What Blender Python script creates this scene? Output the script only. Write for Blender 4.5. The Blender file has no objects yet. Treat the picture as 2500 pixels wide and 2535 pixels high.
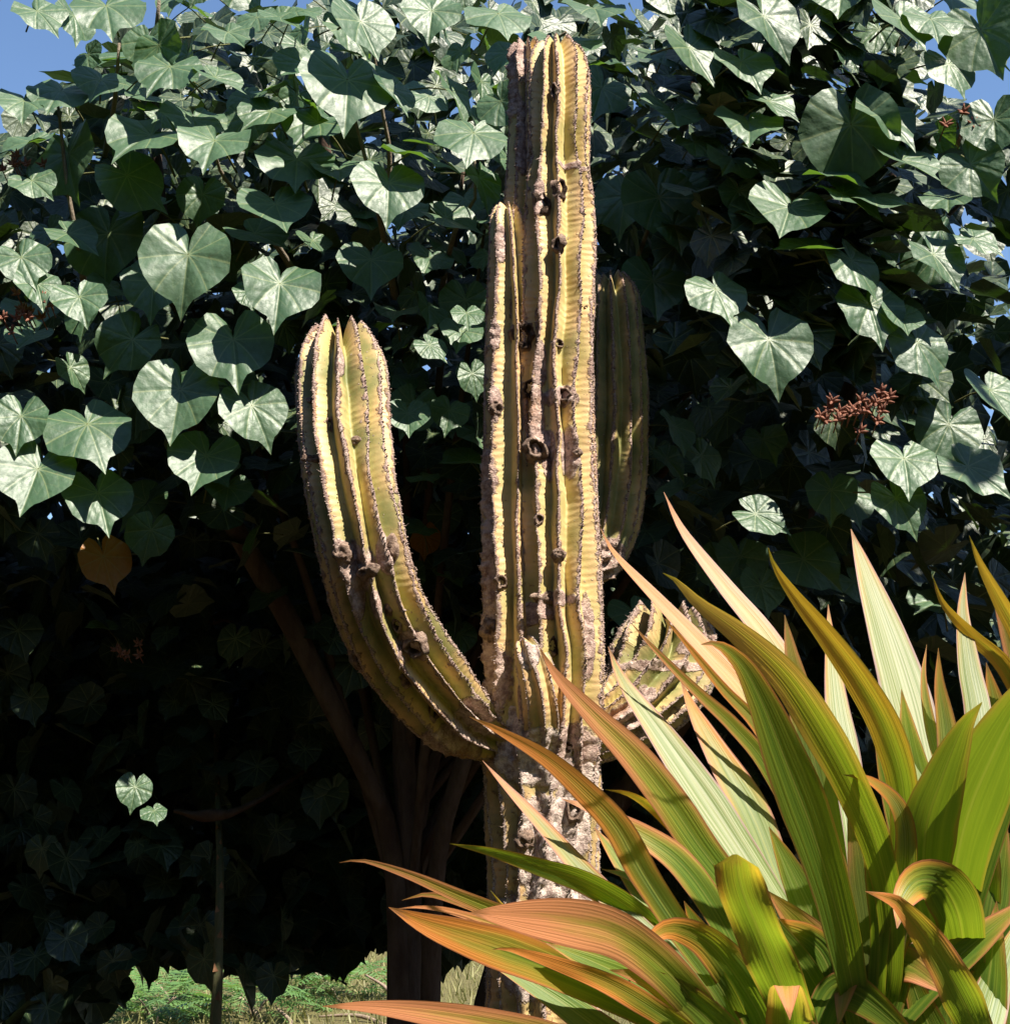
import bpy, math, random
import numpy as np
from mathutils import Vector, Matrix, noise
from mathutils.bvhtree import BVHTree
R = math.radians
random.seed(7)
scene = bpy.context.scene
C = scene.collection
# ------------------------------------------------------------------ camera
CAM = Vector((0, 0, 1.5)); PITCH = R(12); F = 3630.0
cd = bpy.data.cameras.new('camera'); cam = bpy.data.objects.new('camera', cd); C.objects.link(cam)
cam.location = CAM; cam.rotation_euler = (R(90) + PITCH, 0, 0)
cd.sensor_fit = 'HORIZONTAL'; cd.angle = 2 * math.atan(1250 / F); cd.clip_end = 1000; cd.clip_start = 0.05
scene.camera = cam
# ------------------------------------------------------------------ light
SUN_AZ, SUN_EL = R(46), R(55)          # azimuth to the right of straight behind the camera
L = Vector((math.sin(SUN_AZ) * math.cos(SUN_EL), -math.cos(SUN_AZ) * math.cos(SUN_EL), math.sin(SUN_EL)))
w = bpy.data.worlds.new('World'); scene.world = w; w.use_nodes = True
nt = w.node_tree; bg = nt.nodes['Background']
sky = nt.nodes.new('ShaderNodeTexSky'); sky.sky_type = 'NISHITA'; sky.sun_disc = False
sky.sun_elevation = SUN_EL; sky.sun_rotation = math.atan2(L.x, L.y); sky.air_density = 1.0; sky.dust_density = 0.1; sky.ozone_density = 4.5
nt.links.new(sky.outputs[0], bg.inputs[0]); bg.inputs[1].default_value = 0.085
sd = bpy.data.lights.new('sun', 'SUN'); sd.energy = 5.0; sd.angle = R(0.53); sd.color = (1, 0.93, 0.8)
so = bpy.data.objects.new('sun', sd); C.objects.link(so); so.rotation_euler = L.to_track_quat('Z', 'Y').to_euler(); so.location = (4, -4, 8)
vs = scene.view_settings; vs.view_transform = 'Standard'; vs.look = 'None'; vs.gamma = 1; vs.exposure = 1.25
scene.render.engine = 'CYCLES'
scene.cycles.max_bounces = 3; scene.cycles.caustics_reflective = False; scene.cycles.caustics_refractive = False; scene.cycles.diffuse_bounces = 2; scene.cycles.glossy_bounces = 2; scene.cycles.transmission_bounces = 3

# ------------------------------------------------------------------ helpers
FWD = Vector((0, math.cos(PITCH), math.sin(PITCH))); UP = Vector((0, -math.sin(PITCH), math.cos(PITCH)))
K = 2500 / 1905.0
def at(px, py, Y):
    d = FWD + Vector(((px - 1250) / F, 0, 0)) - UP * ((py - 1267.5) / F)
    return CAM + d * (Y / d.y)
def mpp(py, Y):                        # metres per photograph pixel at that depth
    d = FWD - UP * ((py - 1267.5) / F); return Y / d.y / F
def atd(x, y, Y): return at(x * K, y * K, Y)
HALF = (L + (CAM - Vector((0, 4, 2))).normalized()).normalized()

WORLD = {}
def empty(name, loc):
    o = bpy.data.objects.new(name, None); C.objects.link(o); o.location = loc; o.empty_display_size = .1
    WORLD[o] = Vector(loc); return o
def tag(o, label=None, cat=None, group=None, kind=None):
    if label: o['label'] = label
    if cat: o['category'] = cat
    if group: o['group'] = group
    if kind: o['kind'] = kind
    return o
def mesh(name, verts, faces, mats, smooth=True, attrs=None, uv=None, fmat=None):
    m = bpy.data.meshes.new(name)
    m.from_pydata([tuple(v) for v in verts], [], faces)
    for mt in (mats if isinstance(mats, (list, tuple)) else [mats]): m.materials.append(mt)
    if smooth: m.polygons.foreach_set('use_smooth', [True] * len(m.polygons))
    if attrs:
        for k, a in attrs.items():
            at_ = m.attributes.new(k, 'FLOAT', 'POINT'); at_.data.foreach_set('value', np.asarray(a, dtype=np.float32))
    if uv is not None:
        l = m.uv_layers.new(name='UVMap'); li = np.zeros(len(m.loops), dtype=np.int32); m.loops.foreach_get('vertex_index', li)
        l.data.foreach_set('uv', np.asarray(uv, dtype=np.float32)[li].ravel())
    if fmat is not None: m.polygons.foreach_set('material_index', fmat)
    m.update(); return m
def link(name, me, parent=None, matrix=None):
    o = bpy.data.objects.new(name, me); C.objects.link(o)
    if parent: o.parent = parent
    if matrix is not None: o.matrix_local = matrix
    return o
def obj(name, verts, faces, mats, parent=None, **kw):
    off = WORLD.get(parent, Vector((0, 0, 0))) if parent else Vector((0, 0, 0))
    o = link(name, mesh(name, [Vector(v) - off for v in verts], faces, mats, **kw), parent)
    WORLD[o] = off; return o
def catmull(pts, n):
    P = np.array(pts, dtype=float)
    d = np.r_[0, np.cumsum(np.linalg.norm(np.diff(P[:, :3], axis=0), axis=1))]; d /= d[-1]
    Pe = np.vstack([2 * P[0] - P[1], P, 2 * P[-1] - P[-2]])
    out = []
    for u in np.linspace(0, 1, n):
        i = min(max(np.searchsorted(d, u, side='right') - 1, 0), len(P) - 2)
        t = (u - d[i]) / (d[i + 1] - d[i]); p0, p1, p2, p3 = Pe[i:i + 4]
        out.append(.5 * ((2 * p1) + (p2 - p0) * t + (2 * p0 - 5 * p1 + 4 * p2 - p3) * t * t + (3 * p1 - p0 - 3 * p2 + p3) * t ** 3))
    return np.array(out)
def tube(pts, seg=8, n=None, rough=0, seed=0):         # pts rows: x y z r
    S = catmull(pts, n or max(4, 4 * len(pts))); V = []; Fc = []
    ref = None
    for i, s in enumerate(S):
        T = Vector(S[min(i + 1, len(S) - 1)][:3] - S[max(i - 1, 0)][:3]).normalized()
        if ref is None: ref = T.orthogonal()
        ref = (ref - T * ref.dot(T)).normalized(); B = T.cross(ref)
        for k in range(seg):
            a = 2 * math.pi * k / seg; r = s[3]
            if rough: r *= 1 + rough * noise.noise(Vector((math.cos(a) * 1.5 + seed, math.sin(a) * 1.5, i * .35)))
            V.append(Vector(s[:3]) + (ref * math.cos(a) + B * math.sin(a)) * r)
    for i in range(len(S) - 1):
        for k in range(seg):
            k2 = (k + 1) % seg; Fc.append((i * seg + k, i * seg + k2, (i + 1) * seg + k2, (i + 1) * seg + k))
    Fc.append(tuple(range(seg))[::-1]); Fc.append(tuple(range((len(S) - 1) * seg, len(S) * seg)))
    return V, Fc

# ------------------------------------------------------------------ materials
class NG:
    def __init__(s, name):
        s.m = bpy.data.materials.new(name); s.m.use_nodes = True; s.t = s.m.node_tree; s.t.nodes.clear()
        s.out = s.t.nodes.new('ShaderNodeOutputMaterial')
    def n(s, typ, **kw):
        nd = s.t.nodes.new('ShaderNode' + typ)
        for k, v in kw.items(): setattr(nd, k, v)
        return nd
    def put(s, sock, v):
        if v is None: return
        if hasattr(v, 'node'): s.t.links.new(v, sock)
        else:
            if isinstance(v, (tuple, list)) and len(v) == 3 and sock.type == 'RGBA': v = (*v, 1)
            sock.default_value = v
    def math(s, op, a, b=None, c=None, clamp=False):
        nd = s.n('Math', operation=op, use_clamp=clamp)
        for i, v in enumerate((a, b, c)): s.put(nd.inputs[i], v)
        return nd.outputs[0]
    def mix(s, f, a, b, blend='MIX'):
        nd = s.n('Mix', data_type='RGBA', blend_type=blend); s.put(nd.inputs[0], f); s.put(nd.inputs[6], a); s.put(nd.inputs[7], b); return nd.outputs[2]
    def ss(s, v, lo, hi, t0=0., t1=1.):
        nd = s.n('MapRange', interpolation_type='SMOOTHSTEP'); s.put(nd.inputs[0], v); nd.inputs[1].default_value = lo; nd.inputs[2].default_value = hi; nd.inputs[3].default_value = t0; nd.inputs[4].default_value = t1; return nd.outputs[0]
    def noise(s, scale, detail=4, rough=.55, vec=None, dist=0):
        nd = s.n('TexNoise'); nd.inputs['Scale'].default_value = scale; nd.inputs['Detail'].default_value = detail; nd.inputs['Roughness'].default_value = rough; nd.inputs['Distortion'].default_value = dist
        s.put(nd.inputs['Vector'], vec if vec is not None else s.obj()); return nd.outputs[0]
    def obj(s): return s.n('TexCoord').outputs['Object']
    def pos(s): return s.n('NewGeometry').outputs['Position']
    def attr(s, name): return s.n('Attribute', attribute_name=name).outputs['Fac']
    def scaled(s, vec, sc):
        nd = s.n('Mapping'); s.put(nd.inputs[0], vec); nd.inputs[3].default_value = sc; return nd.outputs[0]
    def bump(s, h, strength=.5, dist=.01, normal=None):
        nd = s.n('Bump'); s.put(nd.inputs['Height'], h); nd.inputs['Strength'].default_value = strength; nd.inputs['Distance'].default_value = dist
        if normal is not None: s.put(nd.inputs['Normal'], normal)
        return nd.outputs[0]
    def pbsdf(s, col, rough=.6, spec=.5, normal=None, **kw):
        nd = s.n('BsdfPrincipled'); s.put(nd.inputs['Base Color'], col); s.put(nd.inputs['Roughness'], rough); s.put(nd.inputs['Specular IOR Level'], spec)
        if normal is not None: s.put(nd.inputs['Normal'], normal)
        return nd.outputs[0]
    def shade(s, sh): s.t.links.new(sh, s.out.inputs[0]); return s.m
    def addtrans(s, sh, col, f, normal=None):
        t = s.n('BsdfTranslucent'); s.put(t.inputs[0], col)
        if normal is not None: s.put(t.inputs['Normal'], normal)
        mx = s.n('MixShader'); s.put(mx.inputs[0], f); s.t.links.new(sh, mx.inputs[1]); s.t.links.new(t.outputs[0], mx.inputs[2]); return mx.outputs[0]

def mat_cactus(name, green, yellow, cork, ymix):
    g = NG(name); crest = g.attr('crest'); scab = g.attr('scab'); ln = g.attr('along')
    P = g.obj()
    n1 = g.noise(7, 4, .6, P); n2 = g.noise(45, 5, .65, P); n3 = g.noise(160, 4, .7, P)
    col = g.mix(g.ss(n1, .5 - ymix, 1.0 - ymix), green, yellow)
    col = g.mix(g.ss(n2, .5, .75, 0, .35), col, (.42, .25, .08))                     # tan blush on the skin
    blush = g.math('MULTIPLY', g.ss(crest, .25, .85), g.ss(n1, .35, .6, .15, .75))
    col = g.mix(g.math('MULTIPLY', blush, .8), col, (.62, .34, .19))
    corkc = g.mix(g.ss(n2, .35, .65), cork, (cork[0] * .42, cork[1] * .36, cork[2] * .36))
    corkc = g.mix(g.ss(n3, .52, .75), corkc, (.74, .62, .54))
    corkc = g.mix(g.ss(n1, .55, .75, 0, .6), corkc, (.38, .17, .06))
    f1 = g.math('ADD', crest, g.math('MULTIPLY', g.math('SUBTRACT', n2, .5), .9))
    corkf = g.math('MAXIMUM', g.ss(f1, .79, .92), g.ss(g.math('ADD', scab, g.math('MULTIPLY', g.math('SUBTRACT', n2, .5), 1.1)), .35, .6))
    spots = g.ss(g.noise(85, 2, .5, P), .69, .74, 0, .8)
    corkf = g.math('MAXIMUM', corkf, spots)
    col = g.mix(corkf, col, corkc)
    wr = g.math('SINE', g.math('ADD', g.math('MULTIPLY', ln, 330), g.math('MULTIPLY', n1, 14)))
    wr = g.math('MULTIPLY', wr, g.ss(n1, .35, .6, .01, .09))
    h = g.math('ADD', wr, g.math('MULTIPLY', corkf, g.math('ADD', g.math('MULTIPLY', n2, 2.2), g.math('MULTIPLY', n3, 1.2))))
    h = g.math('ADD', h, g.math('MULTIPLY', n3, .12))
    nrm = g.bump(h, .8, .006)
    return g.shade(g.pbsdf(col, g.math('ADD', .5, g.math('MULTIPLY', corkf, .4)), .3, nrm))
M_CACT = mat_cactus('cactus_skin', (.27, .26, .075), (.66, .51, .235), (.62, .45, .38), .34)
M_ARM = mat_cactus('cactus_skin_green', (.18, .19, .065), (.62, .50, .20), (.58, .43, .36), .2)
M_TRUNK = mat_cactus('cactus_skin_old', (.26, .22, .09), (.64, .42, .19), (.70, .57, .50), .22)
def mat_cork():
    g = NG('cactus_cork'); hole = g.attr('hole'); P = g.obj()
    n2 = g.noise(60, 5, .65, P); n3 = g.noise(240, 4, .7, P)
    c = g.mix(g.ss(n2, .35, .65), (.36, .25, .19), (.10, .06, .045)); c = g.mix(g.ss(n3, .55, .75), c, (.55, .44, .37))
    c = g.mix(hole, c, (.035, .02, .012))
    return g.shade(g.pbsdf(c, .9, .2, g.bump(g.math('ADD', n2, g.math('MULTIPLY', n3, .5)), 1, .008)))
M_CORK = mat_cork()
def mat_areole():
    g = NG('areole'); n = g.noise(180, 3, .6)
    return g.shade(g.pbsdf(g.mix(g.ss(n, .4, .6), (.12, .08, .07), (.42, .32, .28)), .9, .2))
M_AREOLE = mat_areole()

def mat_hib(name, base, pale, transl, tcol):
    g = NG(name); uv = g.n('UVMap').outputs[0]; sp = g.n('SeparateXYZ'); g.put(sp.inputs[0], uv); x, y = sp.outputs[0], sp.outputs[1]
    rnd = g.n('ObjectInfo').outputs['Random']; cl = g.n('Attribute', attribute_name='rnd').outputs['Fac']; rr = g.math('FRACT', g.math('ADD', rnd, cl))
    r = g.math('SQRT', g.math('ADD', g.math('MULTIPLY', x, x), g.math('MULTIPLY', y, y)))
    a = g.math('ARCTAN2', x, g.math('MULTIPLY', y, -1))
    D = .66
    a = g.math('ADD', a, g.math('MULTIPLY', g.math('MULTIPLY', g.math('SINE', g.math('MULTIPLY', a, 2.3)), r), .22))
    q = g.math('SUBTRACT', g.math('FRACT', g.math('ADD', g.math('DIVIDE', a, D), .5)), .5)
    da = g.math('MULTIPLY', g.math('ABSOLUTE', q), D)                 # angle from nearest main vein
    dist = g.math('MULTIPLY', g.math('SINE', da), r); along = g.math('MULTIPLY', g.math('COSINE', da), r)
    v1 = g.ss(dist, .004, .016, 1, 0)
    s2 = g.math('FRACT', g.math('MULTIPLY', g.math('SUBTRACT', along, g.math('MULTIPLY', dist, 1.0)), 4.5))
    d2 = g.math('ABSOLUTE', g.math('SUBTRACT', s2, .5))
    v2 = g.ss(d2, .02, .09, .22, 0)
    vein = g.math('MAXIMUM', v1, v2)
    n = g.noise(9, 3, .5, uv)
    col = g.mix(rr, base, pale); col = g.mix(g.ss(n, .4, .7, 0, .5), col, tuple(c * .7 for c in base))
    col = g.mix(g.math('MULTIPLY', vein, .38), col, (.30, .34, .14))
    blot = g.ss(g.noise(4.5, 4, .6, g.scaled(uv, (1, 1, 1))), .68, .73, 0, .6)
    col = g.mix(blot, col, (.10, .10, .03))
    back = g.n('NewGeometry').outputs['Backfacing']
    col = g.mix(g.math('MULTIPLY', back, .5), col, (.16, .2, .13))
    h = g.math('ADD', g.math('MULTIPLY', g.ss(dist, 0, .07), .35), g.math('MULTIPLY', g.ss(d2, 0, .5), .14))
    nrm = g.bump(g.math('ADD', h, g.math('MULTIPLY', n, .45)), .5, .010)
    sh = g.pbsdf(col, g.math('ADD', .40, g.math('MULTIPLY', n, .2)), .7, nrm)
    return g.shade(g.addtrans(sh, tcol, transl, nrm))
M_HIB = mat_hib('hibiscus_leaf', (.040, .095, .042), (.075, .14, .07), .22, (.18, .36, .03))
M_HIB_SHADED = mat_hib('hibiscus_leaf_shaded', (.018, .040, .016), (.03, .06, .025), .06, (.06, .14, .01))  # same leaf, with the crown's inner shade put into its colour
M_HIB_DEAD = mat_hib('hibiscus_leaf_withered', (.42, .17, .02), (.35, .14, .02), .3, (.5, .18, .01))
def mat_bark(name, c1, c2, sc=14):
    g = NG(name); v = g.scaled(g.obj(), (1, 1, .35)); n = g.noise(sc, 6, .65, v); n2 = g.noise(sc * 6, 4, .6, v)
    return g.shade(g.pbsdf(g.mix(g.ss(n, .35, .65), c1, c2), .85, .25, g.bump(g.math('ADD', n, g.math('MULTIPLY', n2, .4)), .8, .015)))
M_BARK = mat_bark('hibiscus_bark', (.07, .042, .03), (.12, .08, .06))
M_TWIG = mat_bark('hibiscus_twig', (.19, .15, .11), (.27, .22, .17), 40)
M_PET = mat_bark('petiole', (.16, .17, .06), (.2, .2, .09), 60)
M_SEED = mat_bark('seed_capsule', (.34, .15, .10), (.19, .08, .055), 60)
M_CANE = mat_bark('cordyline_cane', (.20, .12, .08), (.12, .07, .05), 30)
M_DRY = mat_bark('dry_wood', (.33, .25, .19), (.22, .16, .12), 30)

def mat_cord():
    g = NG('cordyline_leaf'); uv = g.n('UVMap').outputs[0]; sp = g.n('SeparateXYZ'); g.put(sp.inputs[0], uv); u, v = sp.outputs[0], sp.outputs[1]
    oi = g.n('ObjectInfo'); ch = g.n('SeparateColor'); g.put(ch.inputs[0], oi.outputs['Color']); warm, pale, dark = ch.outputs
    rnd = oi.outputs['Random']
    off = g.n('CombineXYZ'); g.put(off.inputs[0], g.math('MULTIPLY', rnd, 37)); 
    def vv(su, sv):
        c = g.n('CombineXYZ'); g.put(c.inputs[0], g.math('ADD', g.math('MULTIPLY', u, su), g.math('MULTIPLY', rnd, 31))); g.put(c.inputs[1], g.math('MULTIPLY', v, sv)); return c.outputs[0]
    n1 = g.noise(1, 3, .55, vv(1.2, 5)); n2 = g.noise(1, 2, .5, vv(1.2, 9)); n3 = g.noise(1, 4, .6, vv(7, 3)); n4 = g.noise(1, 2, .5, vv(14, 60))
    av = g.math('ABSOLUTE', v)
    col = g.mix(g.ss(n1, .35, .65), (.085, .165, .018), (.19, .26, .03))
    col = g.mix(g.ss(n2, .5, .72, 0, .55), col, (.06, .105, .012))
    col = g.mix(g.ss(av, 0, .07, .5, 0), col, (.42, .40, .10))
    pl = g.mix(g.ss(n2, .42, .62), (.50, .50, .30), (.20, .26, .08))
    col = g.mix(g.math('MULTIPLY', pale, .8), col, pl)  # glossy sheen put into the leaf colour as a pale tint
    # warm flush: grows to the tip and along the margins
    wv = g.math('ADD', g.math('MULTIPLY', u, 1.0), g.math('MULTIPLY', g.math('SUBTRACT', n3, .5), .35))
    wv = g.math('ADD', wv, g.math('MULTIPLY', g.math('SUBTRACT', warm, .5), .6))
    wv = g.math('ADD', wv, g.math('MULTIPLY', g.math('MULTIPLY', av, av), .32))
    warmc = g.mix(g.ss(rnd, .3, .7), (.70, .23, .05), (.72, .27, .13))
    col = g.mix(g.ss(wv, .66, 1.06, 0, .92), col, g.mix(g.ss(wv, .74, 1.12), (.46, .34, .04), warmc))
    edge = g.ss(g.math('ADD', av, g.math('MULTIPLY', g.math('SUBTRACT', n3, .5), .2)), .86, .97, 0, .85)
    col = g.mix(g.math('MULTIPLY', edge, g.ss(u, .1, .6, .3, 1)), col, g.mix(pale, (.36, .12, .06), (.24, .10, .13)))
    dead = g.ss(g.math('ADD', u, g.math('MULTIPLY', g.math('SUBTRACT', n3, .5), .12)), .955, .985, 0, .9)
    col = g.mix(dead, col, (.30, .12, .045))
    spots = g.ss(g.noise(1, 3, .6, vv(40, 9)), .70, .76, 0, .5); col = g.mix(spots, col, (.22, .12, .04))
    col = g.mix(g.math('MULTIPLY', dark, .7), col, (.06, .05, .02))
    wave = g.math('SINE', g.math('ADD', g.math('MULTIPLY', v, 30), g.math('MULTIPLY', n1, 3)))
    h = g.math('ADD', g.math('MULTIPLY', wave, .03), g.math('ADD', g.math('MULTIPLY', n2, .8), g.math('MULTIPLY', n4, .08)))
    nrm = g.bump(h, .28, .006)
    sh = g.pbsdf(col, g.math('ADD', .40, g.math('MULTIPLY', n1, .12)), g.math('ADD', .42, g.math('MULTIPLY', pale, .12)), nrm)
    tc = g.mix(1, g.mix(.45, col, (.36, .48, .03)), (1.5, 1.5, .9), 'MULTIPLY')
    return g.shade(g.addtrans(sh, tc, .42, nrm))
M_CORD = mat_cord()
def mat_ground():
    g = NG('garden_soil'); P = g.pos(); n = g.noise(.9, 6, .6, P); n2 = g.noise(9, 6, .7, P); n3 = g.noise(60, 4, .7, P)
    soil = g.mix(n2, (.05, .035, .022), (.11, .08, .05)); lawn = g.mix(n2, (.16, .15, .06), (.24, .2, .1))
    sx = g.n('SeparateXYZ'); g.put(sx.inputs[0], P)
    c = g.mix(g.ss(g.math('ADD', sx.outputs[1], g.math('MULTIPLY', n, 3)), 10.5, 12.5), soil, lawn)
    return g.shade(g.pbsdf(c, .95, .1, g.bump(g.math('ADD', n2, n3), 1, .04)))
M_GROUND = mat_ground()
def mat_simple_leaf(name, c1, c2, t):
    g = NG(name); n = g.noise(3, 3, .5, g.pos()); n = g.math('FRACT', g.math('ADD', n, g.n('ObjectInfo').outputs['Random']))
    c = g.mix(n, c1, c2); sh = g.pbsdf(c, .5, .4); return g.shade(g.addtrans(sh, g.mix(1, c, (1.5, 1.6, .8), 'MULTIPLY'), t))
M_FERN = mat_simple_leaf('pinnate_leaf', (.08, .17, .045), (.16, .27, .09), .3)
M_GRASS = mat_simple_leaf('dry_grass', (.28, .26, .12), (.16, .2, .06), .2)
M_FAR = mat_simple_leaf('far_shrub_leaf', (.03, .06, .02), (.06, .1, .03), .15)

# ------------------------------------------------------------------ ground (setting)
gv = []; gf = []; NX = 60
xs = np.r_[np.linspace(-60, -8, 14), np.linspace(-7, 7, 29), np.linspace(8, 60, 14)]; ys = np.r_[np.linspace(-40, -3, 8), np.linspace(-2, 20, 45), np.linspace(22, 110, 14)]
def gz(x, y):
    return .05 * noise.noise(Vector((x * .5, y * .5, 0))) + .22 * max(0, min(1, (y - 10) / 6)) + .02 * max(0, y - 16)
for y in ys:
    for x in xs: gv.append((x, y, gz(x, y)))
nx = len(xs)
for j in range(len(ys) - 1):
    for i in range(nx - 1): gf.append((j * nx + i, j * nx + i + 1, (j + 1) * nx + i + 1, (j + 1) * nx + i))
tag(obj('ground', gv, gf, M_GROUND), kind='structure')

# ------------------------------------------------------------------ cactus
cactus = empty('cactus', at(1345, 2400, 4.05).xy.to_3d())
tag(cactus, 'tall ribbed columnar cactus with upturned arms and scarred yellow green skin', 'cactus')
def stem(name, pts, nr, depth, mat, seed, tip=True, wander=.30, crown=.0, step=.006, knots=(), wounds=(), corky=0., areoles=True, seg_per=12):
    P3 = []
    for px, py, Y, rp in pts:
        p = at(px, py, Y); P3.append((p.x, p.y, p.z, rp * mpp(py, Y)))
    length = sum((Vector(P3[i + 1][:3]) - Vector(P3[i][:3])).length for i in range(len(P3) - 1))
    n = int(length / step); S = catmull(P3, n); nth = nr * seg_per
    V = []; crest = []; along = []; base = []
    ref = None; rs = random.Random(seed)
    riblen = [rs.random() for _ in range(nr)]
    for i, s in enumerate(S):
        T = Vector(S[min(i + 1, n - 1)][:3] - S[max(i - 1, 0)][:3]).normalized()
        if ref is None: ref = (Vector((0, -1, 0)) - T * T.dot(Vector((0, -1, 0)))).normalized()
        ref = (ref - T * ref.dot(T)).normalized(); B = T.cross(ref)
        l = i * length / n; rem = length - l; c0 = Vector(s[:3]); R0 = s[3]
        tl = R0 * 1.1; e = max(0., 1 - rem / tl) if tip else 0.
        for k in range(nth):
            th = 2 * math.pi * k / nth
            wv = wander * noise.noise(Vector((math.cos(th) * 1.6 + seed * 3.1, math.sin(th) * 1.6, l * 3.3))) + wander * .28 * noise.noise(Vector((math.cos(th) * 2.5, math.sin(th) * 2.5 + seed, l * 12)))
            q = k / nth * nr; ri = int(q + .5) % nr; t = abs(q - round(q)) * 2         # 0 crest, 1 valley
            thd = th + wv * 2 * math.pi / nr
            h = (1 - t) ** 1.15 * .55 + (.5 + .5 * math.cos(math.pi * t)) * .45
            D = depth * (1 + .25 * noise.noise(Vector((thd * 2, l * 3, seed))))
            if e > 0:
                D = D + (.62 - D) * e * (crown + .35)
                rr = math.sqrt(max(0, 1 - (e * .96) ** 2.6))
                rr = rr * (1 - crown) + crown * (1 - .42 * e ** 2)
            else: rr = 1
            r = R0 * rr * (1 - D * (1 - h))
            r *= 1 + .035 * noise.noise(Vector((thd * 1.2 + seed, l * 5, 3))) + .012 * noise.noise(Vector((thd * 6, l * 40, seed)))
            cr = 1 - t
            if cr > .6: r += R0 * (.018 * noise.noise(Vector((ri * 7.7 + seed, l * 70, 0))) + .02 * noise.noise(Vector((ri * 3.3, l * 22, seed)))) * (cr - .6) / .4
            p = c0 + (ref * math.cos(thd) + B * math.sin(thd)) * r
            if e > 0 and crown: p += T * (R0 * (.55 * crown) * e * (h * (.65 + .6 * riblen[ri]) - .5))
            V.append(p); crest.append(cr); along.append(l); base.append((ref * math.cos(thd) + B * math.sin(thd)))
    Fc = []
    for i in range(n - 1):
        for k in range(nth):
            k2 = (k + 1) % nth; Fc.append((i * nth + k, i * nth + k2, (i + 1) * nth + k2, (i + 1) * nth + k))
    V.append(Vector(S[-1][:3]) - T * (S[-1][3] * .25 * (1 if tip else 0))); crest.append(.5); along.append(length); base.append(T)
    for k in range(nth): Fc.append(((n - 1) * nth + k, (n - 1) * nth + (k + 1) % nth, n * nth))
    A = np.array([v[:] for v in V]); scab = np.full(len(V), corky, dtype=float)
    bvh = BVHTree.FromPolygons(V, Fc)
    def hit(px, py):
        d = (at(px, py, 4) - CAM).normalized(); return bvh.ray_cast(CAM, d)
    for (px, py, rx, ry) in wounds:
        h_ = hit(px, py)
        if h_[0] is None: continue
        s_ = mpp(py, h_[0].y); dd = (A - np.array(h_[0][:])) / np.array([rx * s_, max(rx, 40) * s_, ry * s_]); d2 = (dd ** 2).sum(1)
        scab = np.maximum(scab, np.clip(1.45 - d2, 0, 1))
    Bn = np.array([b[:] for b in base])
    idx = np.nonzero(scab > .12)[0]
    for i in idx:
        v = Vector(A[i]); a = scab[i]
        dsp = .010 * noise.noise(v * 45) + .007 * noise.noise(v * 110) + .004
        A[i] += Bn[i] * dsp * min(1, a * 1.1)
    ob = obj(name, [Vector(a) for a in A], Fc, mat, cactus, attrs={'crest': crest, 'scab': scab, 'along': along})
    # areoles along the ribs
    if areoles:
        V2 = []; F2 = []; ra = random.Random(seed + 5)
        ico = [(0, 0, 1), (.9, 0, .3), (.28, .86, .3), (-.73, .53, .3), (-.73, -.53, .3), (.28, -.86, .3), (0, 0, -.6)]
        icf = [(0, 1, 2), (0, 2, 3), (0, 3, 4), (0, 4, 5), (0, 5, 1), (6, 2, 1), (6, 3, 2), (6, 4, 3), (6, 5, 4), (6, 1, 5)]
        for ri in range(nr):
            k = ri * seg_per; i = ra.randint(0, 2)
            while i < n - 1:
                j = i * nth + k; p = Vector(A[j]); nb = Vector(Bn[j])
                if nb.y < .45:
                    sz = ra.uniform(.0019, .0036) * (1.25 if ra.random() < .12 else 1); b = len(V2); rot = Matrix.Rotation(ra.uniform(0, 6.3), 3, 'Z')
                    off = Vector((ra.gauss(0, .0012), ra.gauss(0, .0012), ra.gauss(0, .001)))
                    for q in ico: V2.append(p + off + rot @ Vector((q[0] * sz * ra.uniform(.7, 1.3), q[1] * sz * ra.uniform(.7, 1.3), q[2] * sz * ra.uniform(.7, 1.4))))
                    F2 += [tuple(x + b for x in f) for f in icf]
                    if ra.random() < .02:
                        dv = (nb + Vector((ra.gauss(0, .5), ra.gauss(0, .5), ra.gauss(0, .5)))).normalized(); b = len(V2); o_ = dv.orthogonal() * .0008; o2 = dv.cross(o_)
                        V2 += [p + o_, p - o_ * .5 + o2, p - o_ * .5 - o2, p + dv * ra.uniform(.008, .02)]; F2 += [(b, b + 1, b + 3), (b + 1, b + 2, b + 3), (b + 2, b, b + 3)]
                i += max(1, int(ra.uniform(.009, .015) / (length / n)))
        if V2: tag(obj('areole_row', V2, F2, M_AREOLE, ob, smooth=False), kind='stuff')
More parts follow.
